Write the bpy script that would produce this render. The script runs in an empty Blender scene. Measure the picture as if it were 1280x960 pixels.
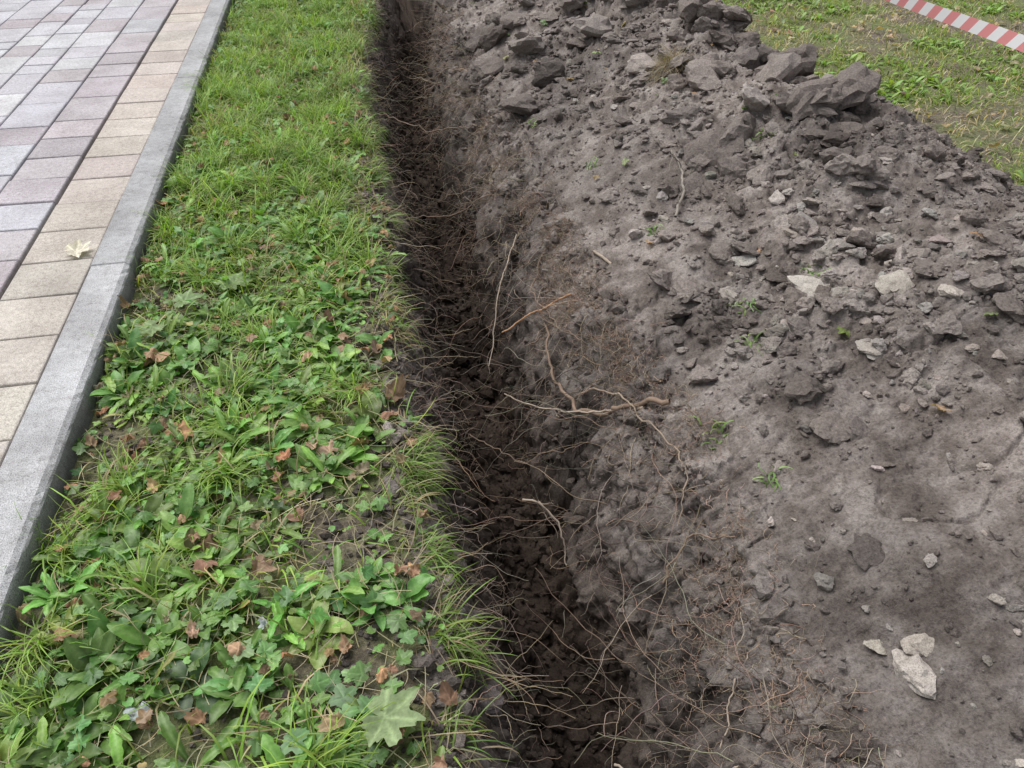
import bpy, bmesh, math, numpy as np
from mathutils import Vector
rng=np.random.default_rng(7)
sc=bpy.context.scene
# ------------------------------------------------------------ noise
PT=np.random.default_rng(3).permutation(256).astype(np.int64); PT=np.concatenate([PT,PT,PT])
G=np.random.default_rng(4).normal(size=(256,3)); G/=np.linalg.norm(G,axis=1)[:,None]
def perlin(x,y,z=0.0):
    x,y,z=np.broadcast_arrays(np.asarray(x,float),np.asarray(y,float),np.asarray(z,float))
    xi=np.floor(x).astype(np.int64);yi=np.floor(y).astype(np.int64);zi=np.floor(z).astype(np.int64)
    xf=x-xi;yf=y-yi;zf=z-zi
    f=lambda t:t*t*t*(t*(t*6-15)+10)
    u,v,w=f(xf),f(yf),f(zf)
    r=0
    for a in (0,1):
        for b in (0,1):
            for c in (0,1):
                h=PT[PT[PT[(xi+a)&255]+((yi+b)&255)]+((zi+c)&255)]
                g=G[h]
                d=g[...,0]*(xf-a)+g[...,1]*(yf-b)+g[...,2]*(zf-c)
                r=r+d*(u if a else 1-u)*(v if b else 1-v)*(w if c else 1-w)
    return r*1.5
def fbm(x,y,z=0.0,o=4,g=.5):
    s=0;a=1
    for i in range(o):
        s=s+a*perlin(np.asarray(x)*2**i+17.3*i,np.asarray(y)*2**i-9.1*i,np.asarray(z)*2**i+5.7*i);a*=g
    return s
def lumps(x,y,cell,seed,prob=.6):
    X=x/cell;Y=y/cell;xi=np.floor(X).astype(np.int64);yi=np.floor(Y).astype(np.int64)
    out=np.zeros_like(X)
    for a in (-1,0,1):
        for b in (-1,0,1):
            cx=xi+a;cy=yi+b
            h=PT[PT[(cx+seed)&255]+(cy&255)];h2=PT[h+37+seed];h3=PT[h2+11];h4=PT[h3+91]
            px=cx+.15+.7*h/255;py=cy+.15+.7*h2/255
            R=.3+.55*(h3/255)**1.5
            th=h4/255*6.28
            dx=X-px;dy=Y-py
            e=.6+.4*(h2/255)
            u=np.abs(dx*np.cos(th)+dy*np.sin(th))/R;v=np.abs(-dx*np.sin(th)+dy*np.cos(th))/(R*e)
            q=(u**3+v**3)**(.667)*.8+.2*(u+v)
            hh=R*.6*np.sqrt(np.clip(1-q,0,1))
            hh=np.minimum(hh,R*(.34+.30*(dx*np.cos(th*2)+dy*np.sin(th*2))/R))
            out=np.where((h4/255<prob),np.maximum(out,hh),out)
    return out
def sst(a,b,x):
    t=np.clip((x-a)/(b-a),0,1);return t*t*(3-2*t)
# ------------------------------------------------------------ terrain
PX=np.array([-.6,-.1,.02,.07,.10,.14,.20,.26,.33,.39,.48,.52,.56,.61,.66,.73,.84,1.1,1.5,1.95,2.3,2.6,2.85,3.1,3.5])
PZ=np.array([0,.005,.0,-.035,-.12,-.23,-.42,-.56,-.67,-.70,-.71,-.62,-.42,-.18,-.03,.06,.13,.24,.36,.45,.45,.31,.12,.0,0])
def bend(y): return sst(5.4,9.0,y)*.34
def wobf(y): return .035*perlin(y*1.3,3.1)+.036*perlin(y*4.1,7.7)
def Hbase(x,y):
    endf=sst(-3.5,-2.5,y)*(1-sst(13,14.5,y))
    b=bend(y)
    wob=wobf(y)+.026*perlin(y*10,x*3)+.014*perlin(y*25,x*9)
    wob=wob*(1-sst(.9,1.5,x))
    xs=x-b-wob+(.30*sst(3.2,4.8,y)+.08)*sst(1.3,2.1,x)
    z=np.interp(xs,PX,PZ)
    m=sst(.75,1.3,xs)*(1-sst(2.7,3.1,xs))
    z=z+m*(.07*perlin(x*.9+4,y*.8)+.055*perlin(x*2.2,y*2.0+3)+.035*perlin(x*5,y*4.4+3)+.08*sst(3.7,5.0,y)*sst(1.3,1.9,xs))
    z=z+.15*np.exp(-((x-1.98)/.15)**2-((y-4.2)/.2)**2)+.09*np.exp(-((x-1.75)/.12)**2-((y-5.05)/.2)**2)+.07*np.exp(-((x-1.3)/.15)**2-((y-5.7)/.2)**2)
    return z*endf,xs
def nearfine(x,y): return (1-sst(1.35,1.75,y+.25*(x-1)))*sst(.8,.95,x)
def roughm(x,y,xs):
    r=.42+.8*sst(-.12,.4,perlin(x*1.1+9,y*.9+2))+.45*sst(2.6,4.2,y)+.5*np.exp(-((x-1.5)/.4)**2-((y-1.9)/.5)**2)
    r=r*(1-.55*sst(.80,.95,xs)*(1-sst(1.15,1.45,xs))*(1-sst(4,6,y)))*(1-.5*nearfine(x,y))
    return r
def H(x,y,fine=True):
    x=np.asarray(x,float);y=np.asarray(y,float)
    z,xs=Hbase(x,y)
    soil=sst(.0,.10,xs)*(1-sst(2.95,3.2,xs))
    wall=sst(.02,.10,xs)*(1-sst(.70,.85,xs))
    mound=sst(.65,.8,xs)*(1-sst(2.9,3.1,xs))
    z=z+(1-soil)*(.018*fbm(x*3,y*3,1.5,3))
    if fine:
        k=mound*roughm(x,y,xs)+wall*.95
        n=fbm(x*9,y*9,2.2,4,.6)
        z=z+soil*(.012*n-.014*np.abs(fbm(x*14+3,y*14,5.2,3,.65)))*(.5+k)
        z=z+k*soil*(lumps(x,y,.13,3,.45)*.085+lumps(x+.3,y,.06,9,.5)*.046+lumps(x,y+.7,.028,21,.58)*.024)
        z=z+soil*.003*perlin(x*55,y*55,7)
        r=np.abs(perlin(x*5+20,y*5,.4)); z=z-mound*.020*np.exp(-(r/.03)**2)*sst(0,.3,perlin(x*1.7,y*1.7,9))
        z=z+(1-soil)*(.006*fbm(x*25,y*25,4.4,3))
    return np.where(x<-1.02,.045,z)
def grid_axis(segs):
    return np.concatenate([np.linspace(a,b,max(1,int(round((b-a)/h))),endpoint=False) for a,b,h in segs])
def geo(a,b,n,h0):
    t=np.linspace(0,1,n);return a+(b-a)*t**3
xs_=np.concatenate([-geo(1.15,80,26,.1)[::-1][:-1],grid_axis([(-1.15,-.1,.016),(-.1,.05,.005),(.05,.8,.0034),(.8,2.3,.0060),(2.3,3.2,.012)]),geo(3.2,80,60,.02)])
yl=[.15]
while yl[-1]<9.2: yl.append(yl[-1]+max(.0052,.0038*yl[-1]))
ys_=np.concatenate([-geo(-.15,80,34,.05)[::-1][:-1],np.array(yl),geo(9.25,80,40,.05)])
X,Y=np.meshgrid(xs_,ys_,indexing='xy')
Z=H(X,Y)
_,XS=Hbase(X,Y)
wallm=sst(.04,.13,XS)*(1-sst(.75,.95,XS))
DX=wallm*(.038*fbm(X*6,Y*6,Z*6+3,4,.62)+.016*perlin(X*40,Y*40,Z*40))
DY=wallm*(.018*fbm(X*8+5,Y*8,Z*8,3,.6))
soilm=sst(.05,.12,XS)*(1-sst(2.9,3.1,XS))
DX=DX+soilm*.005*perlin(X*60,Y*60,Z*60);DY=DY+soilm*.005*perlin(X*60+9,Y*60,Z*60)
near=(Y>.0)&(Y<12)
DX=DX*near;DY=DY*near
V=np.stack([X+DX,Y+DY,Z],-1).reshape(-1,3)
ny,nx=X.shape
def soilcol(x,y,z,fine=True):
    n=fbm(x*8,y*8,z*8,4,.7) if fine else perlin(x*8,y*8,z*8)
    b=fbm(x*1.8+3,y*1.8,z*1.8,2)
    base=np.array([.200,.172,.156]);dark=np.array([.130,.109,.097]);light=np.array([.275,.244,.225])
    t=np.clip(.5+n*.75,0,1)[...,None]
    c=np.where(t<.5,dark+(base-dark)*t*2,base+(light-base)*(t*2-1))
    c=c*(1+.24*np.clip(b*2.2,-1,1))[...,None]
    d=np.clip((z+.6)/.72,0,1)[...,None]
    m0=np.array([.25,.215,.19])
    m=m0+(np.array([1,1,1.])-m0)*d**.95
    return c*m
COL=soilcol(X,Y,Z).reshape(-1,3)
def mesh_np(name,V,faces,mat=None,col=None,smooth=True,extra=None):
    me=bpy.data.meshes.new(name)
    V=np.asarray(V,np.float32)
    loops=np.concatenate([np.asarray(f,np.int32).ravel() for f in faces])
    tot=np.concatenate([np.full(len(f),f.shape[1],np.int32) for f in faces])
    st=np.concatenate([[0],np.cumsum(tot)[:-1]]).astype(np.int32)
    me.vertices.add(len(V));me.vertices.foreach_set('co',V.ravel())
    me.loops.add(len(loops));me.loops.foreach_set('vertex_index',loops)
    me.polygons.add(len(tot));me.polygons.foreach_set('loop_start',st);me.polygons.foreach_set('loop_total',tot)
    me.polygons.foreach_set('use_smooth',np.full(len(tot),smooth,bool))
    me.update(calc_edges=True)
    if col is not None:
        a=me.color_attributes.new('Col','FLOAT_COLOR','POINT')
        c=np.ones((len(V),4),np.float32);c[:,:3]=np.clip(col,0,1);a.data.foreach_set('color',c.ravel())
    ob=bpy.data.objects.new(name,me);sc.collection.objects.link(ob)
    if mat:me.materials.append(mat)
    return ob
# ------------------------------------------------------------ materials
def newmat(name):
    m=bpy.data.materials.new(name);m.use_nodes=True;nt=m.node_tree;nt.nodes.clear()
    o=nt.nodes.new('ShaderNodeOutputMaterial');b=nt.nodes.new('ShaderNodeBsdfPrincipled')
    nt.links.new(b.outputs[0],o.inputs[0]);return m,nt,b,o
def noise_tex(nt,co,scale,detail=6,rough=.6):
    n=nt.nodes.new('ShaderNodeTexNoise');n.inputs['Scale'].default_value=scale;n.inputs['Detail'].default_value=detail;n.inputs['Roughness'].default_value=rough
    nt.links.new(co,n.inputs['Vector']);return n.outputs['Fac']
def ramp(nt,fac,stops):
    r=nt.nodes.new('ShaderNodeValToRGB');e=r.color_ramp.elements
    while len(e)<len(stops):e.new(.5)
    for i,(p,c) in enumerate(stops):e[i].position=p;e[i].color=(*c,1) if len(c)==3 else c
    nt.links.new(fac,r.inputs[0]);return r.outputs[0]
def mix(nt,fac,a,b,mode='MIX'):
    m=nt.nodes.new('ShaderNodeMix');m.data_type='RGBA';m.blend_type=mode
    for s,v in ((m.inputs[0],fac),(m.inputs[6],a),(m.inputs[7],b)):
        if isinstance(v,(int,float)):s.default_value=v
        elif isinstance(v,tuple):s.default_value=(*v,1)
        else:nt.links.new(v,s)
    return m.outputs[2]
def bump(nt,h,strength,dist,prev=None):
    b=nt.nodes.new('ShaderNodeBump');b.inputs['Strength'].default_value=strength;b.inputs['Distance'].default_value=dist
    nt.links.new(h,b.inputs['Height'])
    if prev:nt.links.new(prev,b.inputs['Normal'])
    return b.outputs[0]
m,nt,b,o=newmat('soil')
g=nt.nodes.new('ShaderNodeNewGeometry');co=g.outputs['Position']
at=nt.nodes.new('ShaderNodeAttribute');at.attribute_name='Col'
fin=noise_tex(nt,co,120,4,.8)
c=mix(nt,1.0,at.outputs['Color'],ramp(nt,fin,[(.34,(.58,.56,.54)),(.5,(1,1,1)),(.64,(1.28,1.27,1.26)),(.72,(1.8,1.75,1.7))]),'MULTIPLY')
nt.links.new(c,b.inputs['Base Color'])
b.inputs['Roughness'].default_value=.95;b.inputs['Specular IOR Level'].default_value=.1
nt.links.new(bump(nt,fin,.9,.008),b.inputs['Normal'])
MSOIL=m
m,nt,b,o=newmat('lawn_soil');g=nt.nodes.new('ShaderNodeNewGeometry');co=g.outputs['Position']
a1=noise_tex(nt,co,2.2,4);a2=noise_tex(nt,co,60,4,.7)
c1=ramp(nt,a2,[(.3,(.07,.056,.043)),(.5,(.135,.11,.082)),(.7,(.27,.225,.155))])
c2=ramp(nt,a2,[(.3,(.07,.085,.03)),(.55,(.15,.18,.06)),(.75,(.31,.30,.15))])
f=ramp(nt,a1,[(.42,(0,0,0)),(.58,(1,1,1))])
nt.links.new(mix(nt,f,c1,c2),b.inputs['Base Color']);b.inputs['Roughness'].default_value=.95
nt.links.new(bump(nt,a2,1,.015),b.inputs['Normal']);MLAWN=m
def leafmat(name,tr=.3,rough=.45,spec=.35,noise=False):
    m,nt,b,o=newmat(name)
    at=nt.nodes.new('ShaderNodeAttribute');at.attribute_name='Col';c=at.outputs['Color']
    if noise:
        g=nt.nodes.new('ShaderNodeNewGeometry');nz=noise_tex(nt,g.outputs['Position'],110,2)
        c=mix(nt,.6,c,ramp(nt,nz,[(.3,(.7,.7,.65)),(.7,(1.3,1.3,1.2))]),'MULTIPLY')
    nt.links.new(c,b.inputs['Base Color']);b.inputs['Roughness'].default_value=rough;b.inputs['Specular IOR Level'].default_value=spec
    t=nt.nodes.new('ShaderNodeBsdfTranslucent');nt.links.new(mix(nt,1.0,c,(1.3,1.4,.55),'MULTIPLY'),t.inputs[0])
    mx=nt.nodes.new('ShaderNodeMixShader');mx.inputs[0].default_value=tr
    nt.links.new(b.outputs[0],mx.inputs[1]);nt.links.new(t.outputs[0],mx.inputs[2]);nt.links.new(mx.outputs[0],o.inputs[0])
    return m
MGRASS=leafmat('grass_blade',.35);MLEAF=leafmat('leaf',.30,.40,.45,True);MDRY=leafmat('dry_leaf',.12,.8,.15,True)
def stonemat(name,sc1=30,speck=.35,bd=.004):
    m,nt,b,o=newmat(name)
    at=nt.nodes.new('ShaderNodeAttribute');at.attribute_name='Col'
    g=nt.nodes.new('ShaderNodeNewGeometry');co=g.outputs['Position']
    n1=noise_tex(nt,co,sc1,5,.7);n2=noise_tex(nt,co,300,2,.7);n3=noise_tex(nt,co,4,3,.6)
    c=mix(nt,.8,at.outputs['Color'],ramp(nt,n1,[(.3,(.66,.64,.62)),(.5,(1,1,1)),(.7,(1.2,1.2,1.2))]),'MULTIPLY')
    c=mix(nt,speck,c,ramp(nt,n2,[(.32,(.35,.33,.32)),(.5,(1,1,1)),(.68,(1.4,1.4,1.4))]),'MULTIPLY')
    c=mix(nt,.6,c,ramp(nt,n3,[(.35,(.72,.70,.69)),(.6,(1.08,1.08,1.08))]),'MULTIPLY')
    nt.links.new(c,b.inputs['Base Color']);b.inputs['Roughness'].default_value=.85;b.inputs['Specular IOR Level'].default_value=.3
    nt.links.new(bump(nt,n1,.6,bd),b.inputs['Normal'])
    return m
MPAV=stonemat('paver',55,.7,.004);MCURB=stonemat('curb_concrete',45,.9,.003);MSTONE=stonemat('rubble',60,.6,.006)
m,nt,b,o=newmat('root_bark');at=nt.nodes.new('ShaderNodeAttribute');at.attribute_name='Col';nt.links.new(at.outputs['Color'],b.inputs['Base Color']);b.inputs['Roughness'].default_value=.85
MROOT=m
# ------------------------------------------------------------ terrain objects
idx=np.arange(ny*nx).reshape(ny,nx)
Q=np.stack([idx[:-1,:-1],idx[:-1,1:],idx[1:,1:],idx[1:,:-1]],-1).reshape(-1,4)
xc=XS[:-1,:-1].ravel();yc=Y[:-1,:-1].ravel();act=(yc>-3.4)&(yc<14.3)
reg=np.zeros(len(Q),int)
reg[act&(xc>-.01)&(xc<=.74)]=1
reg[act&(xc>.74)&(xc<3.04)]=2
def sub(name,k,mat):
    q=Q[reg==k];u,inv=np.unique(q,return_inverse=True)
    return mesh_np(name,V[u],[inv.reshape(-1,4)],mat,COL[u])
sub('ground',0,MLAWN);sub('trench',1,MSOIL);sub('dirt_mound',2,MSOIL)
# ------------------------------------------------------------ pavers
def pavers():
    Vs=[];Fs=[];Cs=[];n=0
    def add(x0,x1,y0,y1,col,g=.0048):
        nonlocal n
        x0+=g;x1-=g;y0+=g;y1-=g
        zt=.092+rng.normal()*.0014;b_=.006;tx=rng.normal()*.005;ty=rng.normal()*.005
        cx,cy=(x0+x1)/2,(y0+y1)/2
        rings=[(0,.03),(0,zt-.007),(.0022,zt-.002),(b_,zt)]
        vv=[]
        for k,(ins,z) in enumerate(rings):
            for (x,y) in ((x0+ins,y0+ins),(x1-ins,y0+ins),(x1-ins,y1-ins),(x0+ins,y1-ins)):
                vv.append((x,y,z+((x-cx)*tx+(y-cy)*ty if k else 0)))
        Vs.append(vv)
        for k in range(3):
            for j in range(4):
                Fs.append((n+k*4+j,n+k*4+(j+1)%4,n+k*4+4+(j+1)%4,n+k*4+4+j))
        Fs.append((n+12,n+13,n+14,n+15));n+=16
        Cs.extend([col]*16)
    cream=np.array([.50,.455,.41]);pink=np.array([.425,.395,.412]);lil=np.array([.47,.467,.492])
    y=-1.1
    while y<13:
        c=cream*(1+rng.normal()*.06)+rng.normal(size=3)*.006
        add(-1.37,-1.093,y,y+.272,c,.0032);y+=.272
    x=-1.382
    widths=[.27,.27,.2,.2,.27,.27,.2,.27,.2,.27,.2,.27,.27,.2]
    for k,w in enumerate(widths):
        y=-1.1-rng.random()*.2
        while y<13:
            l=rng.choice([.2,.27,.4]) if k>1 else rng.choice([.27,.4])
            base=pink if (k==0 and rng.random()<.8 or rng.random()<.2) else lil
            if k and rng.random()<.15: base=np.array([.51,.51,.525])
            add(x-w,x,y,y+l,base*(1+rng.normal()*.07)+rng.normal(size=3)*.004);y+=l
        x-=w
    mesh_np('paver_walkway',np.array(Vs).reshape(-1,3),[np.array(Fs)],MPAV,np.array(Cs),smooth=False)
pavers()
Fs2=[]
def curb():
    Vs=[];Fs=[];Cs=[];n=0
    prof=[(-1.089,-.15),(-1.089,.094),(-1.083,.1),(-.962,.1),(-.948,.088),(-.944,.08),(-.943,.03),(-.942,-.15)]
    for y0 in np.arange(-1.9,13,2.4):
        y0_=y0+.003;y1_=y0+2.4-.003
        yy=np.concatenate([[y0_],np.linspace(y0_+.004,y1_-.004,90),[y1_]])
        dx=rng.normal()*.002;tone=1+rng.normal()*.06
        for i,y in enumerate(yy):
            e=.004 if i in (0,len(yy)-1) else 0
            for j,(x,z) in enumerate(prof):
                ww=.0015*perlin(y*9,j*3.3)+(.0026*perlin(y*40,j*9.3) if j in (3,4,5) else 0)
                Vs.append((x+dx+ww,y,z-e*(z>0)+ww));
                dirt=1-.25*max(0,float(perlin(y*6,j*2.2+5)))
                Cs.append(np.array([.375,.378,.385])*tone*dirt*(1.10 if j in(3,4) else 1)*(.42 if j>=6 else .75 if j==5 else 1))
        P=len(prof)
        for i in range(len(yy)-1):
            for j in range(P-1):
                a=n+i*P+j;Fs.append((a,a+1,a+P+1,a+P))
        Fs2.append([n+k for k in range(P)]);Fs2.append([n+(len(yy)-1)*P+k for k in range(P)][::-1])
        n+=len(yy)*P
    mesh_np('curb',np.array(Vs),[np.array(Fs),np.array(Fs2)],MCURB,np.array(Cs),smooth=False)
curb()
# ------------------------------------------------------------ leaves
class Acc:
    def __init__(s):s.V=[];s.F=[];s.C=[];s.n=0
    def add(s,V,F,C):
        s.V.append(V);s.F.append(F+s.n);s.C.append(C);s.n+=len(V)
    def make(s,name,mat,smooth=True):
        F3=[f for f in s.F if f.shape[1]==3];F4=[f for f in s.F if f.shape[1]==4];fs=[]
        if F4:fs.append(np.concatenate(F4))
        if F3:fs.append(np.concatenate(F3))
        return mesh_np(name,np.concatenate(s.V),fs,mat,np.concatenate(s.C),smooth)
def ribbons(acc,P,az,p0,bd,L,W,wf,n,t,fold,col,rib=0.,ripple=0.,twist=None,ground=True,tip=None):
    N=len(P);s=np.linspace(0,1,n);t=np.array(t,float);T=len(t)
    ang=p0[:,None]-bd[:,None]*s
    ds=(L/(n-1))[:,None]
    R=np.concatenate([np.zeros((N,1)),np.cumsum(np.cos(ang[:,:-1])*ds,1)],1)
    Zz=np.concatenate([np.zeros((N,1)),np.cumsum(np.sin(ang[:,:-1])*ds,1)],1)
    azs=az[:,None]+(0*s[None] if twist is None else twist[:,None]*s)
    D=np.stack([np.cos(azs),np.sin(azs)],-1);S=np.stack([-np.sin(azs),np.cos(azs)],-1)
    w=W[:,None]*wf(s)[None]
    off=w[:,:,None]*t
    Nr=np.stack([-np.sin(ang)*D[...,0],-np.sin(ang)*D[...,1],np.cos(ang)],-1)
    rp=0
    if ripple: rp=ripple*np.sin(s[None,:,None]*17+t*5+rng.random((N,1,1))*6.28)*np.abs(t)*W[:,None,None]
    lift=np.abs(off)*fold+rp
    V=np.zeros((N,n,T,3))
    V[...,0]=P[:,None,None,0]+(R*D[...,0])[:,:,None]+off*S[...,0][:,:,None]
    V[...,1]=P[:,None,None,1]+(R*D[...,1])[:,:,None]+off*S[...,1][:,:,None]
    V[...,2]=P[:,None,None,2]+Zz[:,:,None]
    V+=Nr[:,:,None,:]*lift[...,None]
    if ground:
        inside=(V[...,0]<.04)
        V[...,2]=np.where(inside,np.maximum(V[...,2],P[:,None,None,2]+.004+.01*s[None,:,None]),V[...,2])
        V[...,0]=np.where((V[...,0]<-.938)&(V[...,2]<.1)&(P[:,None,None,0]>-.95),-.936,V[...,0])
    C=np.repeat(np.repeat(col[:,None,None,:],n,1),T,2).copy()
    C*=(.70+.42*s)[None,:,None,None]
    if rib: C+=((np.abs(t)<.01)*rib)[None,None,:,None]*np.array([.9,1.1,.6])*C.mean()*2
    i=np.arange(N*n*T).reshape(N,n,T)
    F=np.stack([i[:,:-1,:-1],i[:,:-1,1:],i[:,1:,1:],i[:,1:,:-1]],-1).reshape(-1,4)
    acc.add(V.reshape(-1,3),F,C.reshape(-1,3))
def polar(acc,P,az,tilt,size,outline,M,K,cup,wav,col,veins=None,vc=.5,crumple=0.):
    N=len(P);th=np.linspace(-math.pi,math.pi,M,endpoint=False);rr=outline(th)
    rho=np.linspace(0,1,K+1)[1:]
    x=(rho[:,None]*(rr*np.cos(th))[None]);y=(rho[:,None]*(rr*np.sin(th))[None])
    x=np.concatenate([[0],x.ravel()]);y=np.concatenate([[0],y.ravel()])
    q=np.concatenate([[0],np.repeat(rho,M)]);tt=np.concatenate([[0],np.tile(th,K)])
    n=len(x)
    ph=rng.random((N,1))*6.28
    r2=(x**2+y**2)[None]
    z=cup[:,None]*r2+wav[:,None]*np.sin(3*tt[None]+ph)*r2+wav[:,None]*.6*np.sin(5*x[None]+ph*2)*np.cos(4*y[None]+ph)
    if crumple: z=z+crumple*perlin(x[None]*3+ph*9,y[None]*3,ph*5)
    if veins is not None:
        dv=np.min([np.abs(np.angle(np.exp(1j*(tt-v)))) for v in veins],0);vm=np.exp(-(dv*np.sqrt(r2[0]+.001)/.06)**2)*(np.sqrt(r2[0])<.85)
        z=z-.03*vm[None]
    else: vm=np.zeros(n)
    X=np.broadcast_to(x,(N,n))*size[:,None];Yl=np.broadcast_to(y,(N,n))*size[:,None];z=z*size[:,None]
    ta=rng.random((N,1))*6.28;ct,st=np.cos(tilt)[:,None],np.sin(tilt)[:,None]
    a=X*np.cos(ta)+Yl*np.sin(ta);b=-X*np.sin(ta)+Yl*np.cos(ta)
    a2=a*ct-z*st;z2=a*st+z*ct
    X2=a2*np.cos(ta)-b*np.sin(ta);Y2=a2*np.sin(ta)+b*np.cos(ta)
    c,s=np.cos(az)[:,None],np.sin(az)[:,None]
    V=np.stack([P[:,None,0]+X2*c-Y2*s,P[:,None,1]+X2*s+Y2*c,P[:,None,2]+z2],-1)
    C=col[:,None,:]*(1+vc*vm[None,:,None])*(.85+.2*q[None,:,None])
    i0=np.arange(N)[:,None]*n
    j=np.arange(M);j2=(j+1)%M
    F3=np.stack([np.zeros(M,int),1+j,1+j2],-1)
    acc.add(V.reshape(-1,3),(F3[None]+i0[:,:,None]).reshape(-1,3),np.broadcast_to(C,(N,n,3)).reshape(-1,3))
    if K>1:
        F4=np.concatenate([np.stack([1+k*M+j,1+(k+1)*M+j,1+(k+1)*M+j2,1+k*M+j2],-1) for k in range(K-1)])
        acc.F.append((F4[None]+i0[:,:,None]).reshape(-1,4)+acc.n-N*n)
def lobes(spec,base,p=1.6):
    def f(th):
        r=np.full_like(th,base)
        for a,l,w in spec:
            d=np.abs(np.angle(np.exp(1j*(th-a))));r=np.maximum(r,base+(l-base)*np.clip(1-(d/w)**p,0,1))
        r=r*(1+.07*np.sin(th*17)+.04*np.sin(th*29+1))
        d=np.pi-np.abs(th);r=r*np.clip(.25+d/.45,0,1)
        return r
    return f
MAPLE=lobes([(0,1,.46),(.85,.92,.42),(-.85,.92,.42),(1.75,.68,.45),(-1.75,.68,.45)],.52,1.35)
BUTTER=lobes([(0,1,.62),(1.25,.9,.6),(-1.25,.9,.6)],.55,1.9)
ROUND=lobes([(0,1,2.2)],.7,2)
def jit(col,N,v=.2,h=.1):
    c=np.array(col)[None]*(1+rng.normal(size=(N,1))*v)
    c=c*(1+rng.normal(size=(N,3))*h*np.array([1,.4,.8]))
    return np.clip(c,.005,1)
def pts(x,y,dz=0.):return np.stack([x,y,H(x,y)+dz],-1)
def lipx(y):return .04+bend(y)+wobf(y)
def edge(x,y):
    return sst(-.12,.01,x-lipx(y)+.12*perlin(y*2.7,x*4,11)+.05*perlin(y*8,x*8,12))*(1-.5*sst(4,6,y))
def scatter(N,y0=.25,y1=8.8,x0=-.93,dist=True):
    y=y0+(y1-y0)*rng.random(N);x=x0+(lipx(y)+.03-x0)*rng.random(N);return x,y
def bare(x,y):
    a=.8*sst(.12,.34,perlin(x*2.3+1.7,y*2.3+8.2))*(1-sst(3.2,4.4,y)*.8)
    c=.95*np.exp(-((x+.45)/.14)**2-((y-.98)/.09)**2)+.85*np.exp(-((x+.9)/.08)**2-((y-1.2)/.4)**2)+.6*np.exp(-((x+.06)/.09)**2-((y-2.5)/.35)**2)+.6*np.exp(-((x+.62)/.12)**2-((y-.75)/.1)**2)
    return np.clip(a+c+.8*edge(x,y),0,1)
def keep(x,y,d):
    k=rng.random(len(x))<d;return x[k],y[k]
def lf(c): return tuple(np.array(c)*np.array([1.12,1.18,1.10]))
g=Acc()
x,y=scatter(62000)
lush=sst(2.2,3.4,y)*.75+.25*sst(-.1,.3,perlin(x*2.6,y*2.6+4))
clump=sst(-.25,.3,perlin(x*7,y*7,3))
x,y=keep(x,y,np.clip((.22+.75*lush)*(.30+.70*clump)*(1-.85*bare(x,y)),0,1))
N=len(x);az=rng.random(N)*6.28
P=pts(x,y,-.004)
L=(.05+.11*rng.random(N)**1.3)*(1+.5*sst(-.1,.4,perlin(x*3,y*3,8)))
patch=sst(-.2,.3,perlin(x*2.2+8,y*2.2,1))[:,None]
col=jit(lf((.235,.33,.06)),N,.28,.12)*(.72+.48*patch)
dry=rng.random(N)<(.10+.30*sst(-.18,.0,x-lipx(y))+.26*sst(.08,.38,perlin(x*3+40,y*3)));col[dry]=jit((.46,.39,.22),dry.sum(),.25)
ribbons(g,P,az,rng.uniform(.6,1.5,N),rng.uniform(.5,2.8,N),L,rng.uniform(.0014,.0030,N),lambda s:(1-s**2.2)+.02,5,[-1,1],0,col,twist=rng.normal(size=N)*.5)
cx,cy=scatter(240);cx,cy=keep(cx,cy,(.25+.7*sst(2.0,3.3,cy))*(1-.9*edge(cx,cy)))
k=55;x=np.repeat(cx,k)+rng.normal(size=len(cx)*k)*.024;y=np.repeat(cy,k)+rng.normal(size=len(cx)*k)*.024
N=len(x);a0=np.repeat(rng.random(len(cx))*6.28,k)
col=jit(lf((.25,.365,.075)),N,.2,.1)
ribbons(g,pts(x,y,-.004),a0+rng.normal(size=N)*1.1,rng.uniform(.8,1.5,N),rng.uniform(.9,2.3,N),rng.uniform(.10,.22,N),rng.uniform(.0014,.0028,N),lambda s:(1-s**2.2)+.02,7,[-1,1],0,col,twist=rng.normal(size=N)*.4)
nc=50;cy=.3+8.3*rng.random(nc);cy=np.concatenate([cy,[2.55,2.6,2.48,1.3,1.05,3.4]]);nc=len(cy);cx=lipx(cy)+rng.uniform(-.05,.02,nc);k=60;x=np.repeat(cx,k)+rng.normal(size=nc*k)*.022;y=np.repeat(cy,k)+rng.normal(size=nc*k)*.035
N=len(x);col=jit((.36,.30,.17),N,.3);gg=rng.random(N)<np.repeat(rng.random(nc)**.6,k);col[gg]=jit(lf((.19,.28,.06)),gg.sum(),.25)
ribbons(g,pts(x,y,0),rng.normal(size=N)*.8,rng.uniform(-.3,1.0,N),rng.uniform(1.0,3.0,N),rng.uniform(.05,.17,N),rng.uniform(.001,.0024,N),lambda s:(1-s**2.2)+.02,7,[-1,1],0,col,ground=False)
N=2600;y=.3+8.3*rng.random(N);x=lipx(y)+rng.uniform(-.14,.03,N)
col=jit((.27,.205,.13),N,.35)
ribbons(g,pts(x,y,0),rng.random(N)*6.28,rng.uniform(-.3,.7,N),rng.uniform(.2,2.2,N),rng.uniform(.02,.10,N),rng.uniform(.0006,.0014,N),lambda s:(1-s**2.2)+.02,5,[-1,1],0,col,ground=False)
x,y=scatter(4400);N=len(x)
ribbons(g,pts(x,y,.022),rng.random(N)*6.28,rng.uniform(-.1,.35,N),rng.uniform(0,.6,N),rng.uniform(.04,.16,N),rng.uniform(.0008,.0017,N),lambda s:1-.6*s,5,[-1,1],0,jit((.42,.36,.22),N,.25),twist=rng.normal(size=N)*.4)
g.make('grass',MGRASS)
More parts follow.
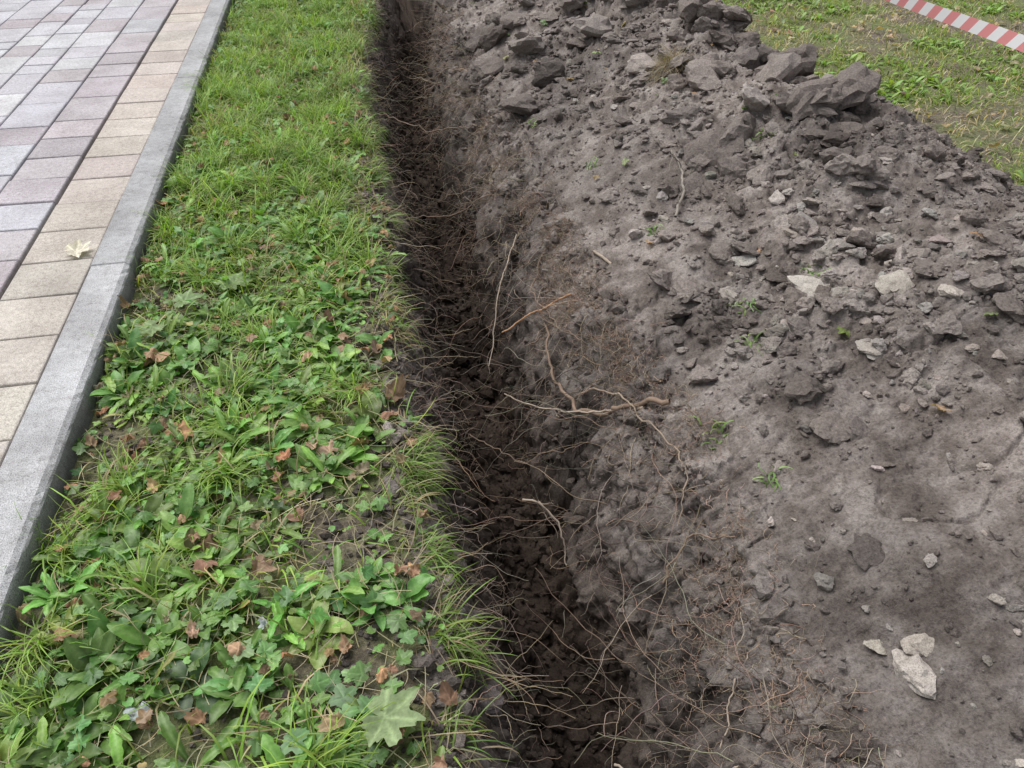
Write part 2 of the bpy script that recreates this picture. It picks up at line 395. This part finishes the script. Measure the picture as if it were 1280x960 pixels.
# --- rosette weeds
w_=Acc()
def dandw(s):
    e=np.sin(np.pi*np.clip(s,0,1)**1.5)**.8*(.9)+.07
    return e*(1-.28*np.abs(np.sin(s*19))*(s<.8))
def spat(s):return .13+.87*np.clip(np.sin(np.pi*np.clip((s-.22)/.78,0,1)**.85),0,1)**.8*(s<1)
cx,cy=scatter(1350,y1=8.6);cx,cy=keep(cx,cy,np.clip((1-.90*bare(cx,cy))*(1-.45*sst(3.,4.2,cy)),0,1))
nc=len(cx);typ=rng.random(nc)<.5
for T_ in (True,False):
    ccx,ccy=cx[typ==T_],cy[typ==T_];k=7
    N=len(ccx)*k
    x=np.repeat(ccx,k)+rng.normal(size=N)*.008;y=np.repeat(ccy,k)+rng.normal(size=N)*.008
    az=np.repeat(rng.random(len(ccx))*6.28,k)+np.tile(np.arange(k)*2*np.pi/k,len(ccx))+rng.normal(size=N)*.35
    sz=np.repeat(rng.uniform(.55,1.15,len(ccx)),k)*(1-.15*sst(3,6,y))
    cb=np.repeat(jit(lf((.155,.265,.062)) if T_ else lf((.13,.23,.06)),len(ccx),.25,.14),k,0)*(1+rng.normal(size=(N,1))*.15)
    yel=rng.random(N)<.015;cb[yel]=jit((.40,.35,.14),yel.sum(),.2)
    if T_: ribbons(w_,pts(x,y,.002),az,rng.uniform(.35,1.15,N),rng.uniform(.5,1.6,N),rng.uniform(.07,.14,N)*sz,rng.uniform(.011,.018,N)*sz,dandw,18,[-1,-.5,0,.5,1],.28,cb,rib=.3,ripple=.14,twist=rng.normal(size=N)*.3)
    else: ribbons(w_,pts(x,y,.002),az,rng.uniform(.4,1.25,N),rng.uniform(.5,1.7,N),rng.uniform(.065,.12,N)*sz,rng.uniform(.015,.024,N)*sz,spat,13,[-1,-.55,0,.55,1],.22,cb,rib=.2,ripple=.12,twist=rng.normal(size=N)*.3)
w_.make('broadleaf_weeds',MLEAF)
# --- low leafy cover
l=Acc()
x,y=scatter(4300,y1=8.6);x,y=keep(x,y,np.clip((1-.92*bare(x,y))*(.25+.75*sst(-.15,.25,perlin(x*2.1+5,y*2.1,6)))*(1-.4*sst(3,4.5,y)),0,1));N=len(x)
hh=rng.uniform(.012,.065,N);sz=rng.uniform(.011,.030,N)
col=jit(lf((.125,.225,.07)),N,.28,.12);rd=rng.random(N)<.07;col[rd]=jit((.3,.19,.11),rd.sum(),.2)
P=pts(x,y);P2=P.copy();P2[:,2]+=hh
polar(l,P2,rng.random(N)*6.28,rng.normal(size=N)*.35,sz,BUTTER,36,3,rng.normal(size=N)*.15-.1,rng.uniform(.02,.12,N),col,veins=[0,1.25,-1.25],vc=.45)
ribbons(l,P,rng.random(N)*6.28,np.full(N,1.45),np.zeros(N),hh,np.full(N,.0012),lambda s:1+0*s,3,[-1,1],0,jit((.18,.25,.09),N))
x,y=scatter(11000,y1=8.6);x,y=keep(x,y,np.clip((1-.8*bare(x,y))*(.3+.7*sst(-.1,.2,perlin(x*3.1+5,y*3.1,16))),0,1));N=len(x)
polar(l,pts(x,y,rng.uniform(.006,.045,N)),rng.random(N)*6.28,rng.normal(size=N)*.5,rng.uniform(.005,.015,N),ROUND,8,2,rng.normal(size=N)*.3,rng.uniform(0,.1,N),jit(lf((.14,.25,.065)),N,.3,.15))
x=rng.uniform(-.45,.0,40);y=rng.uniform(.55,1.3,40);N=40
polar(l,pts(x,y,rng.uniform(.03,.06,N)),rng.random(N)*6.28,rng.normal(size=N)*.3,rng.uniform(.028,.042,N),BUTTER,44,4,rng.normal(size=N)*.12-.08,rng.uniform(.03,.1,N),jit(lf((.125,.22,.085)),N,.2,.1),veins=[0,1.25,-1.25],vc=.5)
l.make('clover_and_buttercup',MLEAF)
# --- fallen leaves
f=Acc();V5=[0,.85,-.85,1.75,-1.75]
gx=np.array([-.10,-.72,-.55,-.8]);gy=np.array([.86,2.62,2.75,2.45])
polar(f,pts(gx,gy,.065),np.array([-.4,.3,2.2,4.]),np.array([.15,.1,.12,.1]),np.array([.09,.075,.09,.065]),MAPLE,96,6,np.array([.1,.05,-.1,.1]),np.full(4,.10),jit((.22,.29,.15),4,.05,.03),veins=V5,vc=.5,crumple=.12)
polar(f,np.array([[-1.17,3.02,.108]]),np.array([.6]),np.array([.15]),np.array([.07]),MAPLE,80,5,np.array([.2]),np.array([.1]),np.array([[.62,.58,.50]]),veins=V5,crumple=.1)
x,y=scatter(380,y0=.4,y1=6.)
bx=np.array([-.52,-.38,-.50,-.12,.0,-.66,-.42,-.3,-.85,-.20,-.78,-.58]);by=np.array([1.35,1.33,1.42,1.75,1.95,1.9,.68,.62,.75,1.72,2.3,.85]);x=np.concatenate([x,bx]);y=np.concatenate([y,by]);N=len(x)
polar(f,pts(x,y,rng.uniform(.025,.06,N)),rng.random(N)*6.28,rng.normal(size=N)*.4,np.concatenate([rng.uniform(.012,.038,N-12),rng.uniform(.045,.065,12)]),lobes([(0,1,1.),(.9,.7,.6),(-.9,.7,.6)],.42,1.4),48,4,rng.uniform(.2,.9,N)*rng.choice([-1,1],N),rng.uniform(.1,.35,N),jit((.29,.19,.125),N,.35,.1),veins=[0,.9,-.9],vc=.5,crumple=.35)
f.make('fallen_leaves',MDRY)
# --- far lawn right
r=Acc()
N0=120000;x=2.2+6*rng.random(N0)**1.2;y=1.6+9*rng.random(N0)
_,xx=Hbase(x,y);m_=xx>2.98
gr=sst(-.30,.18,fbm(x*.9+3,y*.9,2,3))
k_=m_&(rng.random(N0)<.35+.65*gr);x=x[k_];y=y[k_];gr=gr[k_];N=len(x)
col=jit((.27,.38,.07),N,.3,.12);dr=rng.random(N)<(.78-.62*gr);col[dr]=jit((.62,.52,.33),dr.sum(),.28)
ribbons(r,pts(x,y,-.004),rng.random(N)*6.28,rng.uniform(.15,1.4,N),rng.uniform(.3,1.8,N),rng.uniform(.03,.09,N),rng.uniform(.0018,.004,N),lambda s:(1-s**2)+.02,4,[-1,1],0,col)
r.make('lawn',MGRASS)
r=Acc()
cx=2.6+4.7*rng.random(2000);cy=1.8+7.5*rng.random(2000);_,xx=Hbase(cx,cy);cx,cy=keep(cx,cy,(xx>3.0)*sst(-.12,.25,fbm(cx*.9+3,cy*.9,2,3)));k=6;N=len(cx)*k
ribbons(r,pts(np.repeat(cx,k),np.repeat(cy,k),.002),rng.random(N)*6.28,rng.uniform(.3,1.1,N),rng.uniform(.5,1.5,N),rng.uniform(.05,.10,N),rng.uniform(.008,.016,N),spat,8,[-1,0,1],.2,jit((.22,.35,.07),N,.25,.12),rib=.2)
cx=2.6+4.7*rng.random(600);cy=1.8+7.5*rng.random(600);_,xx=Hbase(cx,cy);cx,cy=keep(cx,cy,(xx>3.0));N=len(cx)
polar(r,pts(cx,cy,.03),rng.random(N)*6.28,rng.normal(size=N)*.4,rng.uniform(.02,.045,N),BUTTER,20,2,rng.uniform(-.5,.5,N),rng.uniform(.1,.3,N),jit((.40,.31,.20),N,.3,.1))
r.make('lawn_weeds',MLEAF)
# ------------------------------------------------------------ clods & rubble
def ico(sub):
    bm=bmesh.new();bmesh.ops.create_icosphere(bm,subdivisions=sub,radius=1);v=np.array([q.co[:] for q in bm.verts]);f=np.array([[q.index for q in p.verts] for p in bm.faces]);bm.free();return v,f
def rock_t(sub,npl,rough):
    v,f=ico(sub);n=rng.normal(size=(npl,3));n/=np.linalg.norm(n,axis=1)[:,None];d=rng.uniform(.5,.9,npl)
    dot=v@n.T;rr=np.where(dot>.05,d[None]/np.maximum(dot,.05),9).min(1);rr=np.minimum(rr,1.15)
    v=v*rr[:,None];o=rng.random()*50
    v=v*(1+rough*fbm(v[:,0]*2.2+o,v[:,1]*2.2,v[:,2]*2.2,4,.65))[:,None]
    return v,f
def rocks(acc,x,y,size,temps,flat,col,bury=.25,soil=True,tilt=.35):
    N=len(x);ti=rng.integers(0,len(temps),N);z=H(x,y)
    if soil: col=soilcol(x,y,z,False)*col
    for k,(v,f) in enumerate(temps):
        s=np.where(ti==k)[0]
        if not len(s):continue
        n=len(s);sc3=np.stack([size[s]*rng.uniform(.7,1.3,n),size[s]*rng.uniform(.6,1.1,n),size[s]*rng.uniform(*flat,n)],-1)
        W=v[None]*sc3[:,None,:]
        t1=rng.normal(size=(n,1))*tilt;c,q=np.cos(t1),np.sin(t1)
        W=np.stack([W[...,0]*c-W[...,2]*q,W[...,1],W[...,0]*q+W[...,2]*c],-1)
        t2=rng.random((n,1))*6.28;c,q=np.cos(t2),np.sin(t2)
        W=np.stack([W[...,0]*c-W[...,1]*q,W[...,0]*q+W[...,1]*c,W[...,2]],-1)
        W+=np.stack([x[s],y[s],z[s]+sc3[:,2]*(1-2*bury)*.8],-1)[:,None,:]
        F=(f[None]+np.arange(n)[:,None,None]*len(v)).reshape(-1,3)
        acc.add(W.reshape(-1,3),F,np.repeat(col[s],len(v),0))
TB=[rock_t(3,9,.22) for _ in range(16)];TM=[rock_t(2,8,.22) for _ in range(16)];TS=[rock_t(1,6,.25) for _ in range(10)]
a=Acc()
def mpts(N,x0=.75,x1=2.9,y0=.2,y1=9.5):
    y=y0+(y1-y0)*rng.random(N)**1.35;x=x0+bend(y)+(x1-x0)*rng.random(N)
    _,xx=Hbase(x,y);k=xx<3.05;return x[k],y[k]
def dens(x,y):
    d=.30+.6*sst(-.1,.4,perlin(x*1.1+9,y*.9+2))
    d+=1.1*np.exp(-((x-1.55)/.45)**2-((y-1.95)/.5)**2)+1.*np.exp(-((x-1.6)/.8)**2-((y-4.)/1.4)**2)+.4*sst(1.4,2.2,x)
    return np.clip(d*sst(.70,1.15,x),.06,1)
def clump_m(x,y):return .25+.75*sst(-.05,.3,perlin(x*6,y*6,7))
cl=lambda N:(1.04+rng.normal(size=(N,1))*.17)*np.array([[1.,1.,1.]])
x,y=mpts(60000);x,y=keep(x,y,dens(x,y)*clump_m(x,y));N=len(x);rocks(a,x,y,.0025+.006*rng.random(N)**2,TS,(.5,.9),cl(N))
x,y=mpts(14000);x,y=keep(x,y,dens(x,y)*clump_m(x,y)*(1-.5*nearfine(x,y)));N=len(x);rocks(a,x,y,.007+.014*rng.random(N)**1.8,TM,(.4,.8),cl(N))
x,y=mpts(2700);x,y=keep(x,y,dens(x,y)*(1-.7*nearfine(x,y)));N=len(x);rocks(a,x,y,.017+.042*rng.random(N)**2.4,TB,(.30,.65),cl(N),.28)
x=np.concatenate([rng.normal(1.85,.22,36),rng.normal(1.4,.35,34),rng.normal(1.75,.25,24)]);y=np.concatenate([rng.normal(4.3,.6,36),rng.normal(5.4,.9,34),rng.normal(3.0,.5,24)]);rocks(a,x,y,rng.uniform(.045,.12,94),TB,(.35,.7),cl(94),.25)
sx=np.array([1.36,1.33,1.11,1.75,1.95,1.62,1.02]);sy=np.array([3.0,3.1,1.31,2.3,2.7,1.9,.95])
rocks(a,sx,sy,rng.uniform(.04,.075,7),TB,(.3,.4),cl(7)*1.05,.36,tilt=.15)
y=.2+8*rng.random(10000);x=bend(y)+rng.uniform(.0,.85,10000);rocks(a,x,y,.003+.012*rng.random(10000)**2.5,TS,(.6,.9),cl(10000),.1)
y=.2+8*rng.random(1500);x=bend(y)+rng.uniform(-.03,.8,1500);rocks(a,x,y,.011+.026*rng.random(1500)**2,TM,(.6,.9),cl(1500),.25)
x,y=scatter(16000);x,y=keep(x,y,.12+.88*bare(x,y));N=len(x);rocks(a,x,y,.003+.015*rng.random(N)**2,TS,(.6,.9),cl(N)*.75,.2)
a.make('soil_clods',MSOIL,False)
a=Acc()
x=np.concatenate([rng.normal(1.48,.2,150),rng.uniform(.95,2.3,120),rng.normal(1.7,.35,90),rng.uniform(.85,1.6,60)]);y=np.concatenate([rng.normal(1.9,.24,150),rng.uniform(.4,5.5,120),rng.normal(2.5,.5,90),rng.uniform(.4,1.6,60)])
k_=(x>.85);x=x[k_];y=y[k_];N=len(x)
rocks(a,x,y,.007+.030*rng.random(N)**2.2*(1-.55*nearfine(x,y)),TB,(.35,.7),jit((.27,.242,.218),N,.2,.03),.28,False)
bx=np.array([1.34,1.51,1.36,1.48,1.42,1.55,.96,1.0,.93,1.62,1.25]);by=np.array([1.90,1.72,1.55,2.40,1.75,1.95,.67,.72,.75,1.6,2.15])
rocks(a,bx,by,np.array([.06,.05,.045,.045,.03,.035,.055,.035,.022,.04,.04]),TB,(.3,.5),jit((.36,.33,.29),11,.12,.03),.33,False,.2)
rocks(a,np.array([.13,.10]),np.array([.98,1.18]),np.array([.036,.022]),TB,(.8,.95),jit((.22,.20,.185),2,.05),.15,False)
a.make('rubble_stones',MSTONE,False)
# ------------------------------------------------------------ roots
def tube(acc,pts_,r0,r1,col,sides=6):
    p=np.array(pts_,float);n=len(p)
    t=np.gradient(p,axis=0);t/=np.linalg.norm(t,axis=1)[:,None]+1e-9
    up=np.array([.3,.2,1.]);s=np.cross(t,up);s/=np.linalg.norm(s,axis=1)[:,None]+1e-9;u=np.cross(s,t)
    r=np.linspace(r0,r1,n)*(1+.3*perlin(np.arange(n)*.7,r0*1000))
    a=np.linspace(0,2*np.pi,sides,endpoint=False)
    V=p[:,None]+r[:,None,None]*(np.cos(a)[None,:,None]*s[:,None]+np.sin(a)[None,:,None]*u[:,None])
    i=np.arange(n*sides).reshape(n,sides);j=np.roll(i,-1,1)
    F=np.stack([i[:-1],j[:-1],j[1:],i[1:]],-1).reshape(-1,4)
    acc.add(V.reshape(-1,3),F,np.tile(np.array(col)[None],(n*sides,1))*(1+.15*rng.normal(size=(n*sides,1))))
def hairs(acc,P,D,L,r,col,n=8,curl=.4,grav=.06):
    N=len(P);p=P.copy();d=D/np.linalg.norm(D,axis=1)[:,None];pp=[p]
    for k in range(n):
        d=d+rng.normal(size=(N,3))*curl+np.array([0,0,-grav]);d/=np.linalg.norm(d,axis=1)[:,None];p=p+d*(L/n)[:,None];pp.append(p)
    pp=np.stack(pp,1);t=np.gradient(pp,axis=1);t/=np.linalg.norm(t,axis=2)[...,None]+1e-9
    s=np.cross(t,np.array([.3,.2,1.]));s/=np.linalg.norm(s,axis=2)[...,None]+1e-9;u=np.cross(s,t)
    rr=r[:,None]*np.linspace(1,.45,n+1)[None]
    a=np.array([0,2.09,4.19])
    V=pp[:,:,None]+rr[:,:,None,None]*(np.cos(a)[:,None]*s[:,:,None]+np.sin(a)[:,None]*u[:,:,None])
    i=np.arange(N*(n+1)*3).reshape(N,n+1,3);j=np.roll(i,-1,2)
    F=np.stack([i[:,:-1],j[:,:-1],j[:,1:],i[:,1:]],-1).reshape(-1,4)
    acc.add(V.reshape(-1,3),F,np.repeat(col,(n+1)*3,0))
def spline(ctrl,n,w=.006):
    c=np.array(ctrl,float);d=np.concatenate([[0],np.cumsum(np.linalg.norm(np.diff(c,axis=0),axis=1))]);tt=np.linspace(0,d[-1],n)
    p=np.stack([np.interp(tt,d,c[:,k]) for k in range(3)],-1)
    for _ in range(3):
        q=p.copy();q[1:-1]=(p[:-2]+p[1:-1]*2+p[2:])/4;p=q
    o=rng.random()*90
    p+=w*np.stack([fbm(tt*9+o,o+k*7.1,0,4,.6) for k in range(3)],-1);return p
h=Acc()
N=8500
y=.35+7.5*rng.random(N)**1.2;kk=rng.random(N)<.35+.65*sst(-.05,.3,perlin(y*2.4,5.5));y=y[kk];N=len(y)
side=rng.random(N)<.66
x=bend(y)+np.where(side,rng.uniform(.5,.86,N),rng.uniform(.05,.30,N))
D=np.stack([np.where(side,-1.,1.)*rng.uniform(.2,1,N),rng.normal(size=N)*.9,rng.normal(size=N)*.5],-1)
hairs(h,pts(x,y,.003),D,rng.uniform(.03,.20,N)*(.6+.6*rng.random(N)),rng.uniform(.0006,.0012,N),jit((.30,.23,.17),N,.35))
N=520;y=.5+6.5*rng.random(N);x=bend(y)+rng.uniform(.53,.78,N)
hairs(h,pts(x,y,.01),np.stack([-np.ones(N),rng.normal(size=N)*.9,rng.normal(size=N)*.4+.1],-1),rng.uniform(.12,.42,N),rng.uniform(.0009,.0019,N),jit((.28,.215,.155),N,.38),18,.17,.02)
N=260;y=.5+6.5*rng.random(N);x=bend(y)+rng.uniform(.05,.2,N)
hairs(h,pts(x,y,.0),np.stack([np.ones(N),rng.normal(size=N)*.9,rng.normal(size=N)*.4-.2],-1),rng.uniform(.1,.32,N),rng.uniform(.0009,.0017,N),jit((.30,.23,.165),N,.35),16,.18,.03)
for (tx,ty,m_) in ((.76,1.75,460),(.70,2.35,560),(.78,1.05,360),(.74,1.95,420),(.66,.92,300),(.72,3.2,320),(.74,2.8,380),(.80,1.5,300),(.74,.75,250),(.68,4.2,260),(.70,2.55,320),(.70,3.7,260)):
    x=tx+rng.normal(size=m_)*.045;y=ty+rng.normal(size=m_)*.10
    hairs(h,pts(x,y,.002),rng.normal(size=(m_,3))+np.array([-.4,0,.3]),rng.uniform(.03,.11,m_),rng.uniform(.0006,.0010,m_),jit((.33,.245,.18),m_,.3),7,.55,0)
h.make('fine_roots',MROOT)
def big(ctrl,r0,r1,col,name='tree_root',n=44,w=.018,br=4):
    q=Acc();p=spline(ctrl,n,w);tube(q,p,r0,r1,col,8)
    for _ in range(br):
        i=rng.integers(4,n-6);d=p[i+3]-p[i];d=d/np.linalg.norm(d)+rng.normal(size=3)*.7
        hairs(q,p[i][None],d[None],np.array([rng.uniform(.05,.16)]),np.array([r0*.4]),np.array([col]),10,.25,.03)
    q.make(name,MROOT)
bark=(.20,.14,.10);pale=(.36,.29,.225)
big([(.40,2.12,-.16),(.50,1.98,-.13),(.62,1.80,-.02),(.74,1.66,.09)],.002,.004,pale,w=.010)
big([(.60,2.35,-.03),(.57,2.10,-.10),(.60,1.85,-.06),(.70,1.72,.06),(.80,1.62,.15)],.004,.009,bark)
big([(.62,1.9,-.0),(.70,1.75,.08),(.74,1.55,.11),(.76,1.35,.13),(.70,1.22,.08)],.0035,.0015,(.30,.23,.17))
big([(.64,3.05,-.02),(.50,2.75,-.10),(.40,2.45,-.28)],.0035,.002,pale,w=.008)
big([(.36,1.62,-.2),(.43,1.60,-.2),(.47,1.55,-.24),(.46,1.46,-.34)],.004,.002,pale,n=24)
big([(.44,2.35,-.05),(.60,2.40,.0),(.70,2.38,.07)],.003,.004,(.42,.24,.13),w=.008)
big([(.25,2.0,-.22),(.40,1.85,-.25),(.58,1.82,-.18)],.002,.0015,bark)
big([(.12,4.9,-.06),(.40,4.6,-.10),(.66,4.3,.02)],.0035,.0035,bark)
big([(.2,3.6,-.16),(.42,3.55,-.15),(.62,3.6,-.05)],.0025,.0025,bark)
big([(.40,.78,-.2),(.5,.70,-.22),(.62,.66,-.04)],.0035,.002,pale)
big([(.62,1.12,-.02),(.70,1.18,.08),(.78,1.1,.14)],.003,.002,bark)
big([(.68,2.75,.04),(.60,2.6,-.04),(.62,2.3,-.0),(.68,2.1,.05)],.0035,.002,bark)
big([(.74,.9,.08),(.66,.8,.0),(.6,.7,-.08)],.0025,.0015,pale)
def onm(l,dz=.02): return [(x,y,float(H(np.array([x]),np.array([y]))[0])+dz) for x,y in l]
big(onm([(1.14,2.5),(1.21,2.62),(1.27,2.78),(1.29,2.98)],.022),.006,.004,(.24,.21,.18),'twig',w=.008)
big(onm([(.84,2.55),(.86,2.5),(.88,2.45)],.008),.006,.006,pale,'wood_chip',12,.001,0)
t=Acc()
def tuft(x,y,n,L,c,w=.0015,up=.2):
    P=pts(x+rng.normal(size=n)*.02,y+rng.normal(size=n)*.02,.0)
    ribbons(t,P,rng.random(n)*6.28,rng.uniform(up,1.4,n),rng.uniform(.5,3.,n),rng.uniform(.5,1,n)*L,np.full(n,w),lambda s:1-.7*s,6,[-1,1],0,jit(c,n,.25),ground=False,twist=rng.normal(size=n))
tuft(1.58,3.80,900,.14,(.32,.26,.18))
for (x,y) in ((1.40,1.95),(1.15,1.9),(1.12,1.75),(1.65,2.9),(1.0,3.2),(.88,1.45),(.95,1.25),(.8,5.6),(1.9,1.6),(1.05,2.5),(.9,3.9),(1.2,6.2),(1.0,6.6)):
    tuft(x,y,12,.06,(.21,.31,.10),.004)
t.make('dry_grass_tuft',MLEAF)
s_=Acc();N=44;y=rng.uniform(.8,6,N);x=rng.uniform(.9,1.9,N)
polar(s_,pts(x,y,.018),rng.random(N)*6.28,rng.normal(size=N)*.4,rng.uniform(.012,.034,N),BUTTER,30,3,rng.normal(size=N)*.3,rng.uniform(.05,.2,N),np.where(rng.random((N,1))<.5,jit((.20,.28,.12),N,.2),jit((.36,.24,.14),N,.2)),veins=[0],crumple=.2)
s_.make('scattered_leaves',MLEAF)
q=Acc()
polar(q,pts(np.array([-.62,-.36]),np.array([.98,1.15]),.035),np.array([.4,2.]),np.array([.2,.3]),np.array([.032,.02]),lobes([(0,1,1.1),(2.,.8,.9)],.4,2),24,4,np.array([.3,.2]),np.array([.2,.2]),np.array([[.45,.50,.52],[.45,.49,.53]]),crumple=.5)
q.make('paper_scrap',MDRY)
# ------------------------------------------------------------ barrier tape
def tape():
    par=bpy.data.objects.new('barrier_tape',None);sc.collection.objects.link(par)
    n=400;yy=np.linspace(.3,9.7,n);w=.027
    sag=.06*((yy-5)/4.7)**2
    V=[];F=[]
    for i,y in enumerate(yy):
        tw=.25*math.sin(y*1.1)+.1
        z=.80+sag[i]-.025
        for k in (-1,0,1):
            V.append((2.53+.004*math.sin(y*5)+k*w*math.sin(tw),y,z+k*w*math.cos(tw)))
    for i in range(n-1):
        for k in (0,1):F.append((i*3+k,i*3+k+1,i*3+4+k,i*3+3+k))
    m,nt,b,o=newmat('tape_plastic')
    g=nt.nodes.new('ShaderNodeNewGeometry');sep=nt.nodes.new('ShaderNodeSeparateXYZ');nt.links.new(g.outputs['Position'],sep.inputs[0])
    ma=nt.nodes.new('ShaderNodeMath');ma.operation='MULTIPLY_ADD';nt.links.new(sep.outputs[2],ma.inputs[0]);ma.inputs[1].default_value=.7;nt.links.new(sep.outputs[1],ma.inputs[2])
    mo=nt.nodes.new('ShaderNodeMath');mo.operation='FRACT';mu=nt.nodes.new('ShaderNodeMath');mu.operation='MULTIPLY';mu.inputs[1].default_value=9
    nt.links.new(ma.outputs[0],mu.inputs[0]);nt.links.new(mu.outputs[0],mo.inputs[0])
    gt=nt.nodes.new('ShaderNodeMath');gt.operation='GREATER_THAN';gt.inputs[1].default_value=.5;nt.links.new(mo.outputs[0],gt.inputs[0])
    nt.links.new(mix(nt,gt.outputs[0],(.74,.73,.73),(.64,.24,.24)),b.inputs['Base Color']);b.inputs['Roughness'].default_value=.4
    ob=mesh_np('tape',np.array(V),[np.array(F)],m);ob.parent=par
    m2,nt,b,o=newmat('stake_steel');b.inputs['Base Color'].default_value=(.12,.07,.05,1);b.inputs['Roughness'].default_value=.7
    for k,y in enumerate((.3,9.7)):
        bm=bmesh.new();bmesh.ops.create_cone(bm,cap_ends=True,segments=12,radius1=.008,radius2=.008,depth=1.2)
        me=bpy.data.meshes.new('stake_%d'%k);bm.to_mesh(me);bm.free();me.materials.append(m2)
        s=bpy.data.objects.new('stake_%d'%k,me);s.location=(2.53,y,.35);sc.collection.objects.link(s);s.parent=par
tape()
# ------------------------------------------------------------ light
w=bpy.data.worlds.new('World');sc.world=w;w.use_nodes=True;nt=w.node_tree;nt.nodes.clear()
sk=nt.nodes.new('ShaderNodeTexSky');sk.sky_type='NISHITA';sk.sun_disc=False;EL,RO=math.radians(62),math.radians(-40)
sk.sun_elevation=EL;sk.sun_rotation=RO;sk.dust_density=3
hs=nt.nodes.new('ShaderNodeHueSaturation');hs.inputs['Saturation'].default_value=.3
bg=nt.nodes.new('ShaderNodeBackground');bg.inputs[1].default_value=.15;wo=nt.nodes.new('ShaderNodeOutputWorld')
nt.links.new(sk.outputs[0],hs.inputs['Color']);nt.links.new(hs.outputs[0],bg.inputs[0]);nt.links.new(bg.outputs[0],wo.inputs[0])
ld=bpy.data.lights.new('sun','SUN');ld.energy=2.8;ld.angle=math.radians(50);ld.color=(1,.985,.965)
lo=bpy.data.objects.new('sun',ld);sc.collection.objects.link(lo)
d=Vector((math.sin(RO)*math.cos(EL),math.cos(RO)*math.cos(EL),math.sin(EL)));lo.rotation_euler=d.to_track_quat('Z','Y').to_euler();lo.location=d*20
sc.view_settings.view_transform='Standard';sc.view_settings.look='None';sc.view_settings.exposure=0
cam=bpy.data.cameras.new('camera');cam.lens=27;cam.sensor_width=36;cam.clip_end=500;cam.clip_start=.02
co=bpy.data.objects.new('camera',cam);sc.collection.objects.link(co);co.location=(0,0,1.6)
co.rotation_euler=(math.radians(51.5),0,math.radians(-11.4));sc.camera=co
